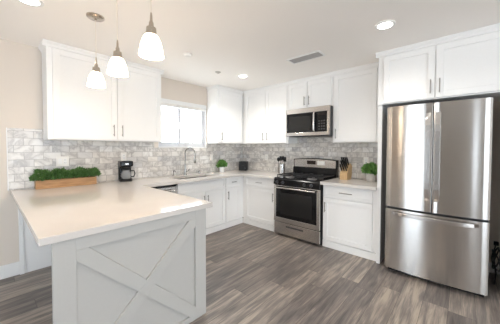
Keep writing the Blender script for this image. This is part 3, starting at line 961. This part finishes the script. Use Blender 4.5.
# utensil crock
t = thing('utensil_holder', 'steel utensil holder full of black tools left of the range', 'utensil holder', (-.15, -1.135, CT1))
obj('canister', lathe(B(), [(.066, 0), (.066, .175), (.063, .175), (.063, .01), (.001, .01)], seg=28), steel_ap, t, smooth=True)
uts = [('cooking_spoon', 'black cooking spoon', (-.035, .050)), ('spatula', 'black slotted spatula', (.030, .048)), ('ladle', 'black soup ladle', (-.035, -.052)), ('spatula', 'black turner', (.032, -.048))]
for k, (nm, lab, (dx, dy)) in enumerate(uts):
    place = ['on its left, nearer the room', 'on its left, nearer the wall', 'on its right, nearer the room', 'on its right, nearer the wall'][k]
    u = thing(nm, lab + ' in the steel holder ' + place, 'kitchen utensil', (-.15, -1.135, CT1), 0, 'utensils in the holder')
    top = Vector((dx * .9, dy * .95, .215 + .012 * (k % 3)))
    obj('shaft', tube(B(), [(dx * .5, dy * .5, .014), tuple(top)], .0045, 8), black_matte, u, smooth=True)
    bm = B()
    if nm == 'spatula': box(bm, top.x - .005, top.x + .005, top.y - .028, top.y + .028, top.z, top.z + .085)
    else: lathe(bm, [(.008, -.0), (.027, .018), (.034, .042), (.027, .066), (.008, .078)], tuple(top), 14)
    obj('head', bm, black_matte, u, .003, smooth=(nm != 'spatula'))

# knife block with knives
t = thing('knife_block', 'light wooden knife block standing right of the range', 'knife block', (-.16, -2.315, CT1), math.radians(-90))
bm = B(); prism(bm, [(-.10, 0), (.06, 0), (.085, .06), (.085, .195), (.03, .235), (-.10, .095)], -.055, .055, 0)
kb = obj('block', bm, wood_block, t, .003)
i = 0
for r_ in range(3):
    for c_ in range(3 if r_ < 2 else 4):
        fx = (-.034 + .034 * c_) if r_ < 2 else (-.039 + .026 * c_)
        s = (.22, .50, .80)[r_]
        by = -.10 + .13 * s; bz = .095 + .14 * s
        dirv = Vector((0, -.60, .80)).normalized()
        ln = (.115, .13, .14)[r_]
        kt = thing('kitchen_knife', None, None)
        where = ['bottom', 'middle', 'top'][r_]; side = (['left', 'centre', 'right'] if r_ < 2 else ['far left', 'inner left', 'inner right', 'far right'])[c_]
        tag(kt, f'black-handled knife in the wooden block, {where} row {side}', 'knife', 'knives in the block')
        kt.location = (-.16, -2.315, CT1); kt.rotation_euler = (0, 0, math.radians(-90))
        p0 = Vector((fx, by, bz)) + Vector((0, -.73, .68)) * .009
        hb = tube(B(), [tuple(p0 + dirv * .006), tuple(p0 + dirv * ln * .5), tuple(p0 + dirv * ln)], [.009, .012, .011], 8)
        obj('grip', hb, black_matte, kt, smooth=True)
        obj('bolster', tube(B(), [tuple(p0 - dirv * .002), tuple(p0 + dirv * .006)], .007, 8), chrome, kt)


# outlets and switches
def outlet(label, loc, rz, kind='outlet', gangs=1):
    t = thing('wall_outlet' if kind == 'outlet' else 'wall_switch', label, 'outlet' if kind == 'outlet' else 'light switch', loc, rz, None)
    w = .035 + .023 * (gangs - 1)
    obj('cover_plate', box(B(), -w, w, -.006, 0, -.058, .058), off_plastic, t, .002)
    for g in range(gangs):
        cx = (g - (gangs - 1) / 2) * .046
        if kind == 'outlet' or g == 1:
            r = obj('receptacle', box(B(), cx - .016, cx + .016, -.008, -.006, -.033, .033), trim_paint, t, .001)
            obj('slots', (lambda b: ([box(b, cx + s - .0015, cx + s + .0015, -.0086, -.008, z, z + .009) for s in (-.006, .006) for z in (-.022, .012)], b)[-1])(B()), slot_dark, r)
        else:
            obj('rocker', box(B(), cx - .016, cx + .016, -.010, -.006, -.033, .033), trim_paint, t, .001)
    return t


outlet('white double-gang switch plate on the tile above the wooden planter', (-3.02, -.0105, 1.205), 0, 'switch', 2)
outlet('white outlet plate on the tile beside the coffee maker', (-2.36, -.0105, 1.245), 0)
outlet('white switch plate on the tile right of the sink window', (-.855, -.0105, 1.195), 0, 'switch')
outlet('white outlet plate on the tile left of the utensil holder', (-.0105, -.665, 1.19), RB)
outlet('white outlet plate on the tile above the round grey pot', (-.0105, -2.55, 1.185), RB)

# ------------------------------------------------------------ ceiling fittings


def pendant(y, label):
    t = thing('pendant_lamp', label, 'pendant lamp', (-2.986, y, H), 0, 'pendant lamps over the peninsula')
    obj('canopy', lathe(B(), [(.064, -.001), (.064, -.012), (.05, -.022), (.012, -.026), (.008, -.034)], seg=28), nickel, t, smooth=True)
    obj('cord', tube(B(), [(0, 0, -.03), (0, 0, -.375)], .0022, 6), cord_clear, t)
    obj('socket', lathe(B(), [(.004, -.345), (.006, -.36), (.008, -.395), (.012, -.40), (.014, -.425), (.026, -.43), (.028, -.462), (.032, -.466), (.033, -.475)], seg=20), nickel, t, smooth=True)
    z = -.590
    pr = [(.030, -.470), (.038, -.480), (.048, -.502), (.056, -.530), (.062, -.562), (.066, z), (.0635, z), (.0595, -.562), (.0535, -.530), (.0455, -.504), (.028, -.478)]
    obj('shade', lathe(B(), pr, seg=32, caps=False), lamp_glass, t, smooth=True)
    obj('bulb', lathe(B(), [(.012, -.478), (.014, -.50), (.022, -.52), (.024, -.54), (.018, -.56), (.004, -.57)], seg=16), lamp_glass, t, smooth=True)
    l = bpy.data.lights.new('pendant_light', 'POINT'); l.energy = 2.0; l.color = (1, .78, .56); l.shadow_soft_size = .05
    lo = bpy.data.objects.new('pendant_light', l); COL.objects.link(lo); lo.location = (-2.986, y, H + z - .02)
    return t


pendant(-1.233, 'frosted bell pendant lamp farthest from the viewer, nearest the wall cabinet')
pendant(-1.735, 'frosted bell pendant lamp hanging in the middle of the row')
pendant(-2.264, 'frosted bell pendant lamp nearest the viewer, largest of the row')


def downlight(x, y, label, e=30):
    t = thing('recessed_downlight', label, 'recessed light', (x, y, H), 0, 'recessed ceiling lights')
    obj('trim_ring', lathe(B(), [(.085, -.001), (.083, -.006), (.062, -.008), (.060, -.003)], seg=32, caps=False), trim_paint, t, smooth=True)
    obj('lens', lathe(B(), [(.061, -.002), (.060, -.005)], seg=32), can_lens, t)
    spot('downlight_beam', (x, y, H - .03), e, (1, .96, .90))


downlight(-1.261, -3.073, 'round recessed ceiling light in front of the refrigerator cabinet', 14)
downlight(-1.02, -1.02, 'round recessed ceiling light near the corner cabinets', 26)
downlight(-3.377, -1.111, 'round recessed ceiling light at the top left above the peninsula', 5)
for x, y in ((-3.4, -3.1), (-5.2, -2.2), (-5.2, -4.6), (-3.0, -5.2), (-1.3, -5.2)):
    downlight(x, y, 'round recessed ceiling light behind the viewer', 9)

# ceiling vent
t = thing('ceiling_vent', 'white louvred rectangular air vent in the ceiling', 'ceiling vent', (-1.063, -2.14, H))
bm = B(); L_, W_ = .225, .085
box(bm, -W_, W_, -L_, -L_ + .02, -.012, -.001); box(bm, -W_, W_, L_ - .02, L_, -.012, -.001)
box(bm, -W_, -W_ + .02, -L_ + .02, L_ - .02, -.012, -.001); box(bm, W_ - .02, W_, -L_ + .02, L_ - .02, -.012, -.001)
obj('frame', bm, trim_paint, t, .002)
obj('backing', box(B(), -W_ + .02, W_ - .02, -L_ + .02, L_ - .02, -.0025, -.001), slot_dark, t)
bm = B()
for k in range(8):
    x = -W_ + .028 + k * .0165
    prism(bm, [(x, -.003), (x + .006, -.011), (x + .0075, -.011), (x + .0015, -.003)], -L_ + .02, L_ - .02, 1)
for yy in (-.07, .07): box(bm, -W_ + .02, W_ - .02, yy - .003, yy + .003, -.0115, -.003)
obj('louvers', bm, grey_metal, t)
tag(obj('smoke_detector', lathe(B(), [(.05, -.001), (.05, -.012), (.042, -.022), (.015, -.025)], seg=24), off_plastic, None, smooth=True), 'small round smoke detector on the ceiling between window and pendants', 'smoke detector').location = (-2.037, -1.124, H)
tag(obj('sprinkler_cap', lathe(B(), [(.042, -.001), (.04, -.006), (.02, -.008), (.018, -.02), (.006, -.022)], seg=24), grey_pot, None, smooth=True), 'small round grey sprinkler cap on the ceiling near the corner light', 'sprinkler').location = (-1.389, -.874, H)

# ------------------------------------------------------------ outdoors
struct('ground', box(B(), -12, 9, T, 16, -.3, -.12), patio, label='pale paving outside the kitchen window', cat='ground')
t = thing('garden_fence', 'pale board fence outside the kitchen window', 'fence', (0, 5.2, -.12))
bm = B()
for k in range(60): box(bm, -3 + k * .15, -3 + k * .15 + .14, 0, .02, 0, 1.72)
obj('boards', bm, fence_paint, t)
bm = B()
for z in (.3, 1.4): box(bm, -3, 6, .02, .06, z, z + .08)
obj('rails', bm, fence_paint, t)
t = thing('garden_tree', 'pale green tree outside the right pane of the kitchen window', 'tree', (1.35, 4.0, -.12))
obj('trunk', tube(B(), [(0, 0, 0), (.02, 0, .8), (0, 0, 2.0)], [.06, .05, .02], 8), bark, t, smooth=True)
bm = B()


def pt():
    while True:
        u = Vector((random.uniform(-1, 1), random.uniform(-1, 1), random.uniform(-1, 1)))
        if .3 < u.length < 1: break
    return (u.x * .30, u.y * .30, 1.85 + u.z * .75), tuple(u)


leaves(bm, 900, pt, .08)
obj('foliage', bm, leaf_tree, t)
